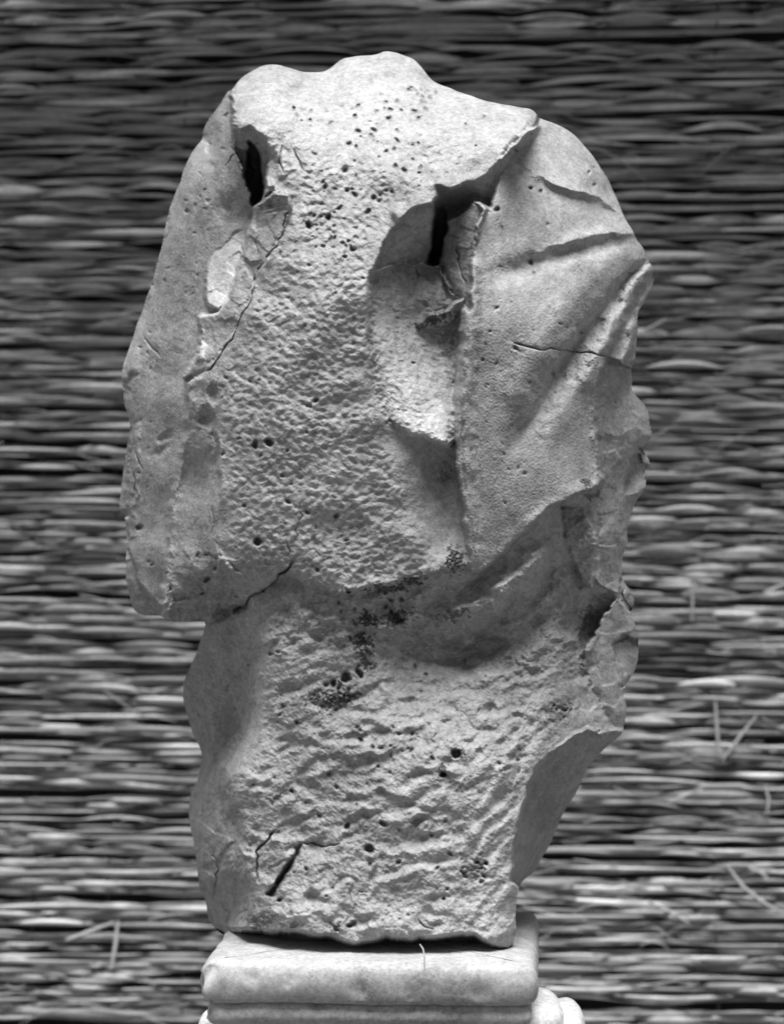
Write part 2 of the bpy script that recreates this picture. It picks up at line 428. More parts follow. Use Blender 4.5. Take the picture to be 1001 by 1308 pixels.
# broken slab pieces beside the slot
layer([(572,286),(606,257),(614,268),(606,300),(601,340),(598,400),(588,384),(576,372),(560,338),(566,302)], [(575,290,-70),(608,262,-46),(600,330,-40),(592,390,-38),(565,335,-80),(580,350,-58)], 1.1, True, (5, 3))
# fresh broken face of the hollow
layer([(476,350),(505,337),(545,336),(562,338),(578,372),(592,384),(588,420),(581,500),(578,573),(560,570),(525,559),(497,541),(482,512),(474,470),(471,420),(473,375)],
 [(480,350,-32),(515,345,-56),(550,345,-76),(590,380,-55),(478,430,-8),(530,400,-52),(530,430,-46),(578,430,-66),(488,510,-2),(530,500,-12),(570,510,-34),(530,558,12),(565,568,10),(576,572,2),(500,540,8)], 3.0, True, (9, 7))
# dark repaired patch
layer([(533,412),(545,402),(566,397),(592,380),(594,392),(580,410),(560,420),(540,421)], [(540,412,-40),(560,408,-42),(590,388,-36)], 1.2)

# ---- folds of the drape
ridge([(652,197,0,7),(668,210,2.5,7),(686,223,5,7),(705,234,7,6),(735,242,8,6),(765,252,8,6),(788,270,6,6),(800,288,3,5)], 1.75, 1.4, (0.7, 1.3))
groove([(680,236),(700,246),(735,256),(770,272)], 3.5, 14)
ridge([(690,322,3,6),(730,306,8,7),(770,298,9,7),(808,297,7,6)], 1.75, 1.6)
groove([(632,352),(660,345),(690,334),(730,320),(770,311),(808,308)], 16, 14)
ridge([(830,338,4,6),(800,368,8,8),(765,398,9,9),(735,430,8,10),(705,470,6,10),(672,530,4,10)], 1.75, 2.0)
ridge([(790,322,3,12),(760,350,9,18),(722,392,12,22),(690,440,11,22),(660,500,6,20)], 1.0, 2.0)
ridge([(824,334,6,4),(808,350,14,5),(785,378,20,6.5),(760,408,22,8),(735,444,20,9),(708,484,15,11),(684,528,9,12),(660,570,4,12)], -1.0, 1.7)
ridge([(790,415,5,10),(765,455,9,14),(735,500,8,18),(705,545,4,18)], 1.0, 2.0)
ridge([(822,338,14,5),(806,352,20,7),(785,378,26,9),(760,408,30,11),(735,442,28,13),(705,485,22,15),(678,530,14,16),(655,572,6,15),(640,600,2,12)], -1.0, 2.0, (1.0, 1.7))
ridge([(828,340,4,8),(812,366,9,12),(790,405,13,15),(768,445,14,16),(752,485,8,16)], 1.75, 2.0)
ridge([(833,352,5,5),(818,378,8,7),(803,408,10,8),(790,435,9,8),(778,458,5,8)], -1.8, 1.8)
ridge([(826,372,6,5),(814,400,8,6),(802,440,8,7),(795,460,4,6)], 1.75, 2.0)
ridge([(770,470,5,7),(762,510,7,8),(762,560,6,8),(768,604,5,7)], 1.75, 2.0)
ridge([(607,340,5,7),(603,420,6,8),(597,520,6,8),(598,620,5,8),(606,715,4,8)], 1.75, 2.0)
for gx_, y0_, y1_, a_ in ((587,430,560,2.6),(592,400,700,2.2),(599,440,690,1.6),(611,470,640,1.3),(604,640,725,2.0),(612,650,722,1.6)):
    ridge([(gx_, y0_, 0, 1.4), (gx_ - 2, (y0_ + y1_) / 2, a_, 1.5), (gx_ + 3, y1_, a_ * .5, 1.4)], -1)
ridge([(640,700,0,10),(690,662,5,12),(740,632,7,12),(764,618,6,10)], 1.0, 2.0)
# crease and dents in the rear facets
ridge([(778,480,0,8),(785,520,6,10),(790,570,5,10),(786,600,0,9)], -1)
ridge([(810,505,4,6),(818,540,6,7),(812,570,4,6)], 1)
ridge([(775,640,0,8),(770,690,5,9),(768,735,2,8)], 1)
ridge([(790,655,0,6),(786,700,6,7),(782,740,3,6)], -1)
ridge([(775,800,4,6),(770,850,6,8),(775,900,4,8)], 1)
ridge([(795,765,4,4),(800,790,5,5),(806,815,3,4)], 1)
groove([(760,840),(748,860),(735,868),(715,872)], 8, 6)
# ---- under the drape: lobe, hollow, shadows
ridge([(694,706,14,16),(668,738,20,20),(626,766,18,17),(572,788,10,13)], 2.0, 2.4)
ridge([(703,700,6,8),(700,740,10,9),(672,775,10,9),(630,800,7,9)], -1.8, 2)
ridge([(640,722,4,9),(615,745,10,9),(590,762,9,9),(560,772,6,9)], -1.8, 2)
ridge([(735,780,4,14),(690,800,11,17),(640,818,18,19),(590,835,24,20),(550,836,16,17),(515,822,8,13),(495,812,2,10)], -1.8, 2)
ridge([(660,730,0,6),(655,760,7,6),(640,790,5,6)], -1.8, 2)
ridge([(680,820,2,10),(715,815,10,8),(740,822,8,8),(756,838,2,8)], 1, 2)
ridge([(400,790,0,8),(450,792,6,9),(500,800,7,9),(540,790,3,8)], 1, 2)
ridge([(560,850,6,16),(600,862,9,18),(650,862,6,16)], 1, 2)
# scoops on the left
dimple(248, 618, 20, 26, 11, 10); dimple(262, 535, 9, 13, 14); dimple(212, 560, 10, 5, 9, 40); dimple(208, 575, 12, 5, 8, 30)
ridge([(238,505,4,4),(236,560,6,5),(228,600,7,5),(219,650,7,5),(214,710,7,5),(211,770,5,5)], 1, 1.6)
dimple(167, 484, 6, 9, 12); dimple(162, 500, 6, 6, 6)
groove([(178,402),(168,440),(160,480)], 6, 3); groove([(172,540),(168,580),(170,640)], 7, 2.5); ridge([(176,545,5,3),(175,600,6,3),(170,660,5,3)],1)
groove([(184,420),(176,450)],3,3); groove([(232,224),(222,262),(212,300),(200,345),(186,395)], 5, 2.5)
dimple(288, 925, 20, 38, 22, 0); dimple(296, 930, 7, 14, 7); ridge([(258,965,4,5),(262,1000,8,6),(260,1060,6,6),(268,1100,3,6)], 1); ridge([(262,975,3,4),(253,1000,8,4),(252,1030,5,4)], -1)
ridge([(240,880,6,5),(246,910,6,5),(258,940,5,5)], 1)
dimple(289, 264, 10, 5, 7, -50); dimple(276, 250, 12, 30, 9, 20); dimple(268, 212, 5, 4, 4)
ridge([(262,176,6,4),(268,184,8,3),(264,192,5,3)], -1)
dimple(345, 215, 10, 22, 12); ridge([(352,186,5,5),(357,200,6,5),(360,222,4,5)], 1)
dimple(420, 128, 40, 10, 6); dimple(372, 118, 26, 9, 7, 20)
# chip steps on ridge piece
ridge([(332,258,6,4),(350,250,8,4),(368,248,5,4)], 1, 2); groove([(336,268),(350,262),(364,262)], 9, 2.4); groove([(340,272),(356,268),(370,267)], 6, 1.8)
groove([(258,405),(262,440),(258,470)], 5, 3); groove([(238,484),(256,478),(264,474)], 16, 3.2)
dimple(272, 505, 6, 10, 14, 0)
# dark gouge bottom left with its raised lip
ridge([(327,1090,3,6),(345,1082,6,9),(362,1075,5,7)], 1); ridge([(371,1090,8,5),(360,1112,10,6),(350,1130,7,5)], 1)
ridge([(384,1078,8,2.5),(378,1090,15,3.6),(369,1108,22,3.4),(358,1124,26,4),(346,1143,20,4.2)], -1, 2.4)
for a_, b_ in (((384,1078),(346,1143)),):
    w = window([a_, b_], 8); d_, A_, W_, s_ = polydist([(384,1078,.5,2.5),(369,1108,1,3.4),(346,1143,1,4)], U[w], V[w]); DIRT_SHADE[w] = np.maximum(DIRT_SHADE[w], 0.9 * A_ * np.exp(-(d_ / W_) ** 2))

# ---- tool marks and ripples of the lower block
G = [[(356,821),(383,808)],[(390,838),(412,828),(437,823)],[(352,893),(366,883),(410,866)],[(420,917),(454,893),(478,879)],[(471,910),(495,906)],
 [(410,942),(458,944),(512,932)],[(359,962),(373,952),(398,951)],[(390,981),(410,973),(437,971)],[(356,1018),(369,1018),(383,1005),(407,1007)],[(410,1022),(440,1021),(471,1022)],
 [(485,1041),(515,1030),(536,1020),(560,1018)],[(471,971),(512,971)],[(522,957),(546,949)],[(363,1058),(390,1047),(417,1041)],[(441,1071),(471,1061)],
 [(500,1032),(527,1025),(551,1008),(598,1008)],[(554,1039),(595,1039)],[(568,974),(588,978)],[(636,872),(663,862),(690,855)],[(653,900),(677,903)],
 [(609,1005),(636,974)],[(643,1008),(656,991)],[(615,1046),(639,1022)],[(636,1052),(653,1032)],[(683,816),(711,821),(738,825)],
 [(478,1078),(512,1078),(539,1075),(585,1065)],[(471,1119),(512,1112),(532,1102),(558,1100),(602,1095)],[(519,1137),(553,1132)],[(551,1148),(592,1144)],[(626,1092),(653,1065)],[(618,1060),(632,1046)],
 [(400,900),(440,905)],[(600,930),(630,935)],[(560,890),(600,880)],[(690,880),(715,878)],[(450,1100),(490,1096)],[(600,1125),(630,1118)],[(380,860),(430,848)],[(450,990),(495,985)],[(530,990),(560,986)],[(590,1020),(612,1012)]]
for g in G:
    L = math.hypot(g[-1][0] - g[0][0], g[-1][1] - g[0][1])
    wd = random.uniform(4.2, 6.2) if L > 45 else random.uniform(3.4, 5.0)
    ridge([(x, y, (0.5 if i in (0, len(g) - 1) else 1.0) * random.uniform(2.5, 6.5), wd * random.uniform(1.0, 1.6)) for i, (x, y) in enumerate(g)], -1, 2.0)
    ridge([(x - 1, y + wd * 1.9, (0.3 if i in (0, len(g) - 1) else 1.0) * random.uniform(2, 3.4), wd) for i, (x, y) in enumerate(g)], 1, 2.0)
for x, y, r_ in ((542,918,7),(570,923,7),(624,905,9),(660,915,6),(639,949,6),(653,968,6),(646,983,5),(525,896,6),(612,960,5),(668,945,5),(676,925,5),(598,948,5),(655,935,5),(690,935,5),(668,968,5)):
    dimple(x, y, r_, r_ * 0.8, r_ * 0.9, 20)

lowm = polymask([(335,785),(420,775),(560,760),(700,860),(745,900),(735,935),(700,955),(680,985),(668,1020),(655,1085),(655,1200),(300,1200),(318,1090),(295,1000),(330,940)], 10, False)
midm = polymask([(310,100),(560,110),(640,150),(600,225),(500,260),(470,350),(470,520),(560,720),(480,760),(400,752),(300,720),(285,560),(275,490),(330,380),(365,300),(370,240),(340,170)], 12, False)
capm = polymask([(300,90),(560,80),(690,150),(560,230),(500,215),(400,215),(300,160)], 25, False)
rip = band(16, 34, 10, 2.8, seed=31); rip2 = band(12, 26, 48, 2.4, seed=32)
diag = polymask([(590,900),(700,930),(670,1100),(650,1180),(600,1120),(600,1000)], 18, False)
D += 0.13 * band(2.2, 5, seed=71)
neck = polymask([(330,760),(600,735),(760,640),(750,860),(640,870),(500,830),(340,830)], 10, False)
flk = polymask([(225,790),(330,790),(335,870),(300,965),(300,1050),(320,1100),(300,1190),(225,1190)], 6, False) + polymask([(751,935),(800,930),(672,1130),(655,1085),(671,1020),(704,958)], 3, False) + polymask([(214,765),(300,730),(340,755),(300,790),(214,797)], 4, False)
D += flk * (1.9 * band(12, 40, 80, 1.7, seed=81) + 0.7 * band(4, 12, 80, 1.6, seed=82) + 1.2 * facet(30, band(30, 80, seed=83), 84))
D += neck * (3.0 * ring(30, 28, 2.0, seed=72, q=0.6) + 1.6 * band(10, 30, 25, 1.5, seed=74) + 0.7 * band(5, 14, seed=73))
RW = ring(27, 11, 2.4, seed=92, q=0.45)
RW = RW[np.clip((np.arange(H)[:, None] + 9 * LONG).astype(int), 0, H - 1), np.clip((np.arange(W)[None, :] + 6 * band(40, 120, seed=97)).astype(int), 0, W - 1)]
RW = blur(RW, 2.6)
D += lowm * ((1 - diag) * (2.1 * RW + 0.45 * ring(14, 14, 2.2, seed=93)) * np.clip(0.9 + 0.5 * LONG, 0.2, 1.7) + diag * (1.9 * ring(22, 47, 2.4, seed=94) + 0.6 * rip2) + 0.4 * band(6, 14, seed=33))
lfade = polymask([(300,1080),(520,1110),(660,1120),(660,1210),(280,1210)], 20, False)
HM = ring(10.5, 10, 1.25, seed=91, q=0.4)
leath = band(6.5, 17, 8, 1.5, seed=34); leath2 = band(10, 34, seed=35)
dent = -np.clip(leath - 0.35, 0, 2.5)
D += midm * (1 - 0.55 * capm) * (-0.9 * np.clip(HM + 0.25, 0, 2.2) * np.clip(1 + 0.35 * LONG, 0.3, 1.6) + 0.35 * leath + 0.45 * dent + 0.6 * leath2)
drp = polymask([(610,280),(680,180),(760,180),(830,340),(800,460),(765,600),(700,650),(610,725)], 10, False)
D += (1 - 0.65 * drp) * (0.4 * band(14, 60, seed=36) + 2.0 * band(50, 180, seed=37)) + 0.13 * band(2.6, 7, seed=38)
brk = polymask([(476,350),(505,337),(562,338),(592,384),(578,573),(525,559),(482,512),(471,420)], 3, False)
D += brk * (0.45 * band(6, 16, -15, 1.8, seed=39) + 0.15 * band(3, 8, seed=40))
FA = facet(26, band(26, 70, seed=51), 61); FB = facet(8, band(8, 20, seed=52), 62)
brkm = np.zeros((H, W))
for pl, sf in (([(296,150),(370,180),(372,268),(340,335),(300,420),(262,476),(234,482),(262,380),(300,300),(318,262),(296,200)],4), ([(478,350),(492,305),(515,275),(556,255),(630,250),(610,300),(598,400),(560,425),(520,420),(480,360)],4),
              ([(760,470),(850,470),(850,940),(735,940),(740,700),(720,640),(760,620)],6), ([(205,700),(300,700),(340,752),(312,780),(262,800),(205,800)],6), ([(148,460),(172,470),(176,620),(185,800),(150,800)],4),
              ([(270,1130),(360,1150),(560,1180),(660,1160),(665,1220),(270,1220)],7), ([(236,486),(276,500),(280,590),(236,560)],4), ([(310,1060),(385,1070),(380,1100),(350,1160),(300,1160)],5)):
    brkm = np.maximum(brkm, polymask(pl, sf))
D += brkm * (1.2 * FA + 0.25 * FB) + (1 - brkm) * (0.14 * FB) * polymask([(150,50),(300,50),(300,760),(330,800),(330,1200),(150,1200)], 10)
FRESH_LIT = np.maximum(FRESH_LIT, 0.95 * polymask([(484,415),(530,420),(586,430),(578,573),(525,559),(485,512),(476,460)], 5) * np.clip(0.7 + 0.35 * NB2, 0, 1.2))
FRESH_LIT = np.maximum(FRESH_LIT, 0.9 * polymask([(300,300),(312,305),(300,355),(293,380),(280,397),(264,386),(262,356),(270,328)], 1.5))
FRESH_LIT = np.maximum(FRESH_LIT, 0.7 * polymask([(256,405),(268,402),(265,440),(263,470),(254,466)], 1.2))
FRESH_LIT = np.maximum(FRESH_LIT, 0.5 * capm)  # cap painted paler, as if lit from above; not a fresh break

# ---- cracks
crack([(370,262),(363,295),(345,323),(327,350),(322,381),(309,402),(302,422),(289,443),(277,461),(262,474)], 6.5, 0.8, 1.0)
crack([(656,438),(676,443),(716,448),(748,451),(776,456),(806,471)], 7, 0.85, 0.8)
crack([(374,717),(363,731),(345,749),(320,762),(314,776),(300,781)], 12, 1.3, 2.0)
crack([(295,187),(302,196),(311,212)], 8, 1.0); crack([(302,196),(294,206),(288,212)], 6, 0.9)
crack([(314,192),(320,212),(322,232)], 10, 1.4)
crack([(376,192),(383,206),(388,219)], 7, 0.9); crack([(361,186),(358,200),(362,222)], 6, 0.9)
crack([(185,434),(195,444),(205,456)], 7, 1.0); crack([(351,1061),(338,1076),(327,1088),(329,1126)], 9, 1.1, 1.5)
crack([(386,1076),(410,1081),(434,1078)], 7, 0.9); crack([(274,1087),(277,1112),(276,1136),(271,1149)], 8, 1.1)
crack([(534,1175),(542,1184),(553,1187)], 7, 1.0); crack([(560,337),(566,355),(571,373)], 7, 1.0); crack([(582,315),(588,345),(594,368)], 7, 1.0)
crack([(531,339),(535,354)], 6, 1.0); crack([(611,256),(618,262),(625,271)], 8, 1.2); crack([(572,300),(586,305)], 6, 1.0)
crack([(172,576),(176,590),(182,600)], 6, 0.9); crack([(174,600),(172,615),(175,632)], 6, 0.9); crack([(271,645),(272,665),(271,686)], 3.5, 1.3)
crack([(271,544),(272,555),(275,565)], 4, 1.2); crack([(291,717),(305,731)], 3.5, 1.0); crack([(308,310),(312,325),(306,333)], 7, 1.0)
crack([(329,302),(327,330)], 4, 0.8); crack([(378,690),(382,665),(384,640)], 2.5, 0.7); crack([(366,690),(368,712)], 3, 0.8)
crack([(446,1140),(448,1160)], 4, 0.8); crack([(455,1138),(470,1140)], 3, 0.8); crack([(298,1130),(300,1160)], 4, 0.8); crack([(318,1155),(300,1178)],4,1)
crack([(500,1000),(505,998)], 3, .8); crack([(280,1150),(292,1165),(290,1185)], 5, 1.0)
crack([(797,752),(799,770),(806,781)], 8, 1.2); crack([(780,828),(800,815),(813,824)], 7, 1.2); crack([(716,1042),(708,1050),(704,1060)], 8, 1.2)
# ---- pits
PITS = [(376,139,2.2),(388,139,2),(395,142,2.4),(386,153,1.8),(397,154,2),(488,118,2),(480,142,2),(494,131,2.2),(492,138,2),(474,174,2.6),(477,167,2.6),(458,168,2.8),(461,174,2),(445,184,2.8),(442,215,3.2),
 (452,248,3),(412,234,2.2),(471,271,3.6),(239,270,2.6),(421,277,4),(395,287,3.5),(447,318,3),(497,152,3),(513,140,2.6),(533,122,2.2),(535,151,3.4),(529,141,3),(542,140,2),(538,132,2.2),(595,159,2),(617,149,1.8),
 (607,188,1.6),(505,180,2.6),(517,219,3.4),(492,244,2),(677,239,2.8),(690,247,2.4),(634,266,3),(753,223,2.2),(760,236,2),(759,215,1.6),(677,335,2.8),(679,347,2),(803,349,2.4),(633,392,1.8),(742,426,2.2),(649,198,1.8),(660,193,2),
 (327,567,4.4),(345,566,4.4),(334,581,2.2),(283,579,3),(361,606,2.4),(370,618,1.6),(368,641,3.2),(313,647,2.6),(329,691,4.6),(429,660,3.6),(392,655,2.4),(406,729,3),(180,672,4.4),(189,716,2),(194,721,2),
 (265,739,3.4),(259,759,2.8),(403,510,2.8),(659,445,2.4),(618,459,1.6),(634,463,1.6),(743,427,2.4),(708,479,2.2),(643,581,1.6),(527,464,2),(424,874,4),(442,865,5.4),(459,860,5),(381,922,2.8),(344,834,3),(355,832,2.4),
 (477,955,2.8),(431,1006,2.4),(443,1055,4),(489,1053,3.6),(361,903,2.4),(580,964,6.5),(565,990,4.6),(510,793,5),(636,976,2.2),(569,1048,2),(470,1085,4.6),(358,1149,3.4),(297,1054,1.8),(448,1182,3.6),(575,1092,2.6),
 (559,1109,2.8),(566,1149,2.4),(571,1134,1.8),(293,125,2.6),(289,146,2.4),(300,160,2),(287,188,1.8),(213,735,1.8),(217,752,2),(303,1038,1.8),(322,1003,1.8),(250,262,1.6),(262,243,1.6),(300,762,2)]
for x, y, r_ in PITS: pit(x, y, r_ * random.uniform(0.7, 0.9), None, random.uniform(.5, .9))
def scatter(poly, n, r0, r1, dirt_shade=0.8, dep=2.6):
    xs = [p[0] for p in poly]; ys = [p[1] for p in poly]; k = 0
    while k < n:
        x = random.uniform(min(xs), max(xs)); y = random.uniform(min(ys), max(ys))
        if inside(poly, np.array([x]), np.array([y]))[0]:
            r_ = r0 + (r1 - r0) * random.random() ** 2.5
            pit(x, y, r_, r_ * dep, dirt_shade); k += 1
scatter([(370,130),(560,115),(560,220),(500,270),(440,330),(380,300),(390,220)], 70, 0.9, 2.6)
scatter([(300,330),(480,300),(470,560),(440,740),(300,700),(280,560)], 60, 0.8, 2.0, 0.6)
scatter([(515,110),(550,115),(548,160),(515,165)], 22, 0.9, 2.2)
scatter([(380,270),(440,262),(450,330),(400,320)], 26, 1.0, 2.6)
scatter([(200,240),(290,200),(260,400),(200,480),(220,560),(180,700),(170,500)], 40, 0.7, 1.8, 0.6)
scatter([(620,280),(800,290),(740,480),(640,700),(610,500)], 45, 0.6, 1.5, 0.6)
scatter([(340,800),(480,790),(680,880),(650,1180),(340,1190),(340,950)], 90, 0.8, 2.4)
scatter([(700,900),(728,895),(730,925),(700,922)], 18, 0.9, 2.0); scatter([(588,1095),(622,1090),(622,1130),(590,1125)], 26, 0.9, 2.4)
scatter([(390,875),(450,870),(450,910),(400,905)], 24, 1.0, 2.6); scatter([(420,755),(530,740),(500,800),(450,800)], 24, 1.0, 2.6)
scatter([(250,700),(280,700),(275,760),(235,770)], 14, 0.9, 2.2); scatter([(440,925),(530,925),(530,975),(460,960)], 20, 0.9, 2.2)
# ---- dirt, lichen and some painted shade
for a in [(580,714,11,15,1.3,8),(528,741,15,6,1.1,14),(492,752,22,6,1.1,6),(470,792,15,9,1.2),(506,789,17,9,1.2,15),(580,786,16,7,.8,15),(748,616,6,8,.9),(757,634,9,4,.8,10),(556,408,22,7,.9,22),(574,430,10,12,.45),
 (572,452,8,6,.5),(571,608,10,9,.55),(463,822,13,12,1.1),(466,840,9,9,.9),(474,851,9,6,.9),(430,893,24,12,1.0,10),(403,893,10,8,.6),(454,935,12,6,.5),(490,938,15,5,.4),(711,910,14,10,.55),(602,1109,15,12,.7,-20),
 (332,1175,17,11,.75),(430,1186,10,8,.85),(368,1180,14,4,.5),(585,962,8,6,.9),(566,988,7,8,1),(476,1092,7,8,.45),(420,915,20,6,.4,30),(385,775,30,7,.3,10),(748,790,7,22,.65,-20),(775,762,10,6,.55),
 (255,240,5,8,.3),(278,160,5,10,.45,20),(272,168,5,3,.4),(395,282,14,8,.4),(800,818,10,4,.6),(540,1180,25,5,.25),(600,1175,18,8,.3),(292,780,24,5,.35,15),(164,482,6,6,.45),(356,1016,14,4,.45,30),(344,255,16,5,.6,25),(330,262,6,5,.6)]:
    stain_shade(*a)
stain_shade(415, 1198, 150, 9, 0.25)  # painted shade along the underside of the bottom break
DIRT_SHADE = np.maximum(DIRT_SHADE, 0.22 * np.clip(band(6, 60, seed=95) - 0.9, 0, 1)); DIRT_SHADE = np.maximum(DIRT_SHADE, 0.5 * np.clip(band(3, 14, seed=96) - 2.3, 0, 1))
for a in [(292,925,16,34,.35,0),(262,850,12,30,.2,5),(700,1020,14,40,.18,-20),(250,1100,6,30,.2),(560,860,60,14,.22,10),(470,800,70,20,.25,8),(385,880,26,14,.3,10),(640,560,30,50,.10),(720,560,24,40,.12),(210,620,14,50,.12),(420,480,60,80,.08),(500,700,50,18,.16)]: stain_shade(*a, rough=0.1)  # broad mottling; the neck patches paint its shade darker

# ------------------------------------------------------------------ silhouette: rounding, snapping, mesh
def smooth_closed(poly, step=3.0):
    p = np.array(poly, float); n = len(p); out = []
    for i in range(n):
        p0, p1, p2, p3 = p[i - 1], p[i], p[(i + 1) % n], p[(i + 2) % n]
        k = max(2, int(np.linalg.norm(p2 - p1) / step))
        for j in range(k):
            t = j / k
            out.append(0.5 * ((2 * p1) + (-p0 + p2) * t + (2 * p0 - 5 * p1 + 4 * p2 - p3) * t * t + (-p0 + 3 * p1 - 3 * p2 + p3) * t ** 3))
    o = np.array(out)
    m = len(o); r = np.random.default_rng(5)
    fr = np.fft.rfftfreq(m, 1.0); nz = np.fft.irfft(np.fft.rfft(r.standard_normal((m, 2)), axis=0) * np.exp(-(fr * 9) ** 2)[:, None], m, axis=0)
    return o + nz / nz.std() * 0.45
SP = smooth_closed(SIL)
mask = inside([tuple(q) for q in SP], U, V)
# distance to silhouette for a band of points near it
dist = np.full((H, W), 99.0); nearx = U.copy(); neary = V.copy()
for (x1, y1), (x2, y2) in zip(SP, np.roll(SP, -1, axis=0)):
    pad = 24
    a = max(0, int(min(x1, x2) - pad - X0)); b = min(W, int(max(x1, x2) + pad - X0) + 2)
    c = max(0, int(min(y1, y2) - pad - Y0)); d = min(H, int(max(y1, y2) + pad - Y0) + 2)
    uu, vv = U[c:d, a:b], V[c:d, a:b]
    dx, dy = x2 - x1, y2 - y1
    t = np.clip(((uu - x1) * dx + (vv - y1) * dy) / (dx * dx + dy * dy + 1e-9), 0, 1)
    px, py = x1 + t * dx, y1 + t * dy
    dd = np.hypot(uu - px, vv - py); m = dd < dist[c:d, a:b]
    dist[c:d, a:b] = np.where(m, dd, dist[c:d, a:b]); nearx[c:d, a:b] = np.where(m, px, nearx[c:d, a:b]); neary[c:d, a:b] = np.where(m, py, neary[c:d, a:b])
RND = 16 + 3 * LONG
e = np.clip(1 - np.clip(dist, 0, 40) / np.maximum(RND, 6), 0, 1)
drop = 20 * e ** 2
lowedge = np.clip((V - 1150) / 40, 0, 1)
D = D - drop * (1 - 0.0 * lowedge)
# underside bevel along the bottom break
bev_pts = [(270,1183),(300,1186),(315,1185),(352,1187),(417,1193),(454,1203),(492,1194),(522,1197),(551,1195),(568,1191),(605,1192),(622,1200),(639,1209),(655,1212)]
by_n = 1.3 * LONG[600] + 0.35 * NB2[600]
by = np.interp(U[0], [p[0] for p in bev_pts], [p[1] for p in bev_pts]) + by_n
below = np.clip(V - by[None, :], 0, None)
D = D - 22 * (1 - np.exp(-below / 2.5)) - np.clip((below - 3) / 6, 0, 1) ** 1.5 * 75

sgn_in = np.where(mask, dist, -dist)
keepv = sgn_in > -0.5
fm = keepv[:-1, :-1] & keepv[1:, :-1] & keepv[:-1, 1:] & keepv[1:, 1:]
# vertices on the border are snapped to the outline
cnt = np.zeros((H, W), int)
cnt[:-1, :-1] += fm; cnt[1:, :-1] += fm; cnt[:-1, 1:] += fm; cnt[1:, 1:] += fm
bord = (cnt > 0) & (cnt < 4)
UU = np.where(bord & (dist < 1.6), nearx, U); VV = np.where(bord & (dist < 1.6), neary, V)
T = DIST - D
PX = (UU - CX) / DIST * T * S; PY = -D * S; PZ = (CY - VV) / DIST * T * S
PXYZ = np.stack([PX, PY, PZ], -1)
du = np.gradient(PXYZ, axis=1); dv = np.gradient(PXYZ, axis=0)
NRM = np.cross(dv, du); NRM /= (np.linalg.norm(NRM, axis=-1, keepdims=True) + 1e-12)
if NRM[500, 300, 1] > 0: NRM = -NRM

# which part every face belongs to
region = np.zeros((H, W), int)      # 0 left side
def setreg(poly, k):
    region[inside(poly, WU, WV)] = k
setreg(LOWER, 2)
setreg([(765,440),(850,440),(850,935),(778,932),(768,905),(752,880),(743,850),(748,800),(762,700),(758,620),(750,560),(757,480)], 4)
setreg(CENTRE, 1)
setreg([(640,203),(660,188),(684,160),(690,140),(760,140),(850,300),(850,440),(806,471),(776,457),(768,475),(762,505),(760,545),(765,598),(771,612),(766,624),(748,630),(725,638),(700,653),(660,690),(625,722),(600,734),(592,650),(582,600),(582,500),(590,400),(600,330),(618,275),(627,250)], 3)
setreg([(476,350),(480,340),(508,282),(555,238),(580,240),(610,230),(628,255),(606,300),(592,384),(588,420),(581,500),(578,573),(560,570),(525,559),(497,541),(482,512),(474,470),(471,420),(473,375)], 5)
setreg([(326,262),(345,247),(366,246),(372,268),(362,296),(344,325),(327,350),(310,405),(300,422),(288,443),(262,474),(234,482),(254,452),(256,405),(280,398),(300,352),(314,308),(320,285)], 6)

root = empty('marble_fragment', P(455, 1210, -60))
tag(root, 'tall broken fragment of weathered marble drapery, pitted and cracked, standing on the moulded base', 'sculpture')
inv = root.location.copy()
names = {0: ('left_side', 'smoother side face receding at the left'), 1: ('rear_panel', 'leathery pitted main face, bright on top'), 2: ('lower_block', 'rippled lower block with rounded tool marks'),
         3: ('drapery_fold', 'smooth drapery with radiating folds and a crosswise crack'), 4: ('chipped_edge', 'broken facets along the right edge'), 5: ('broken_hollow', 'deep broken hollow with a pale fresh floor'),
         6: ('cracked_piece', 'narrow loose looking piece bounded by a long crack')}
lin = np.arange(H * W).reshape(H, W)
regf = region[:-1, :-1]
Pf = PXYZ.reshape(-1, 3); Nf = NRM.reshape(-1, 3)
for k, (nm, lb) in names.items():
    sel = fm & (regf == k)
    r_, c_ = np.nonzero(sel)
    f = np.stack([lin[r_, c_], lin[r_ + 1, c_], lin[r_ + 1, c_ + 1], lin[r_, c_ + 1]], 1)
    uq, invx = np.unique(f, return_inverse=True)
    o = mesh_obj(nm, Pf[uq] - np.array(inv), invx.reshape(f.shape), M_stone, root)
    o['label'] = lb
    me = o.data
    for an, src in (('dirt_shade', DIRT_SHADE), ('fresh', FRESH_LIT)):
        at = me.attributes.new(an, 'FLOAT', 'POINT'); at.data.foreach_set('value', np.clip(src.ravel()[uq], 0, 1).astype(np.float32))
    me.normals_split_custom_set_from_vertices(Nf[uq].astype(np.float32))

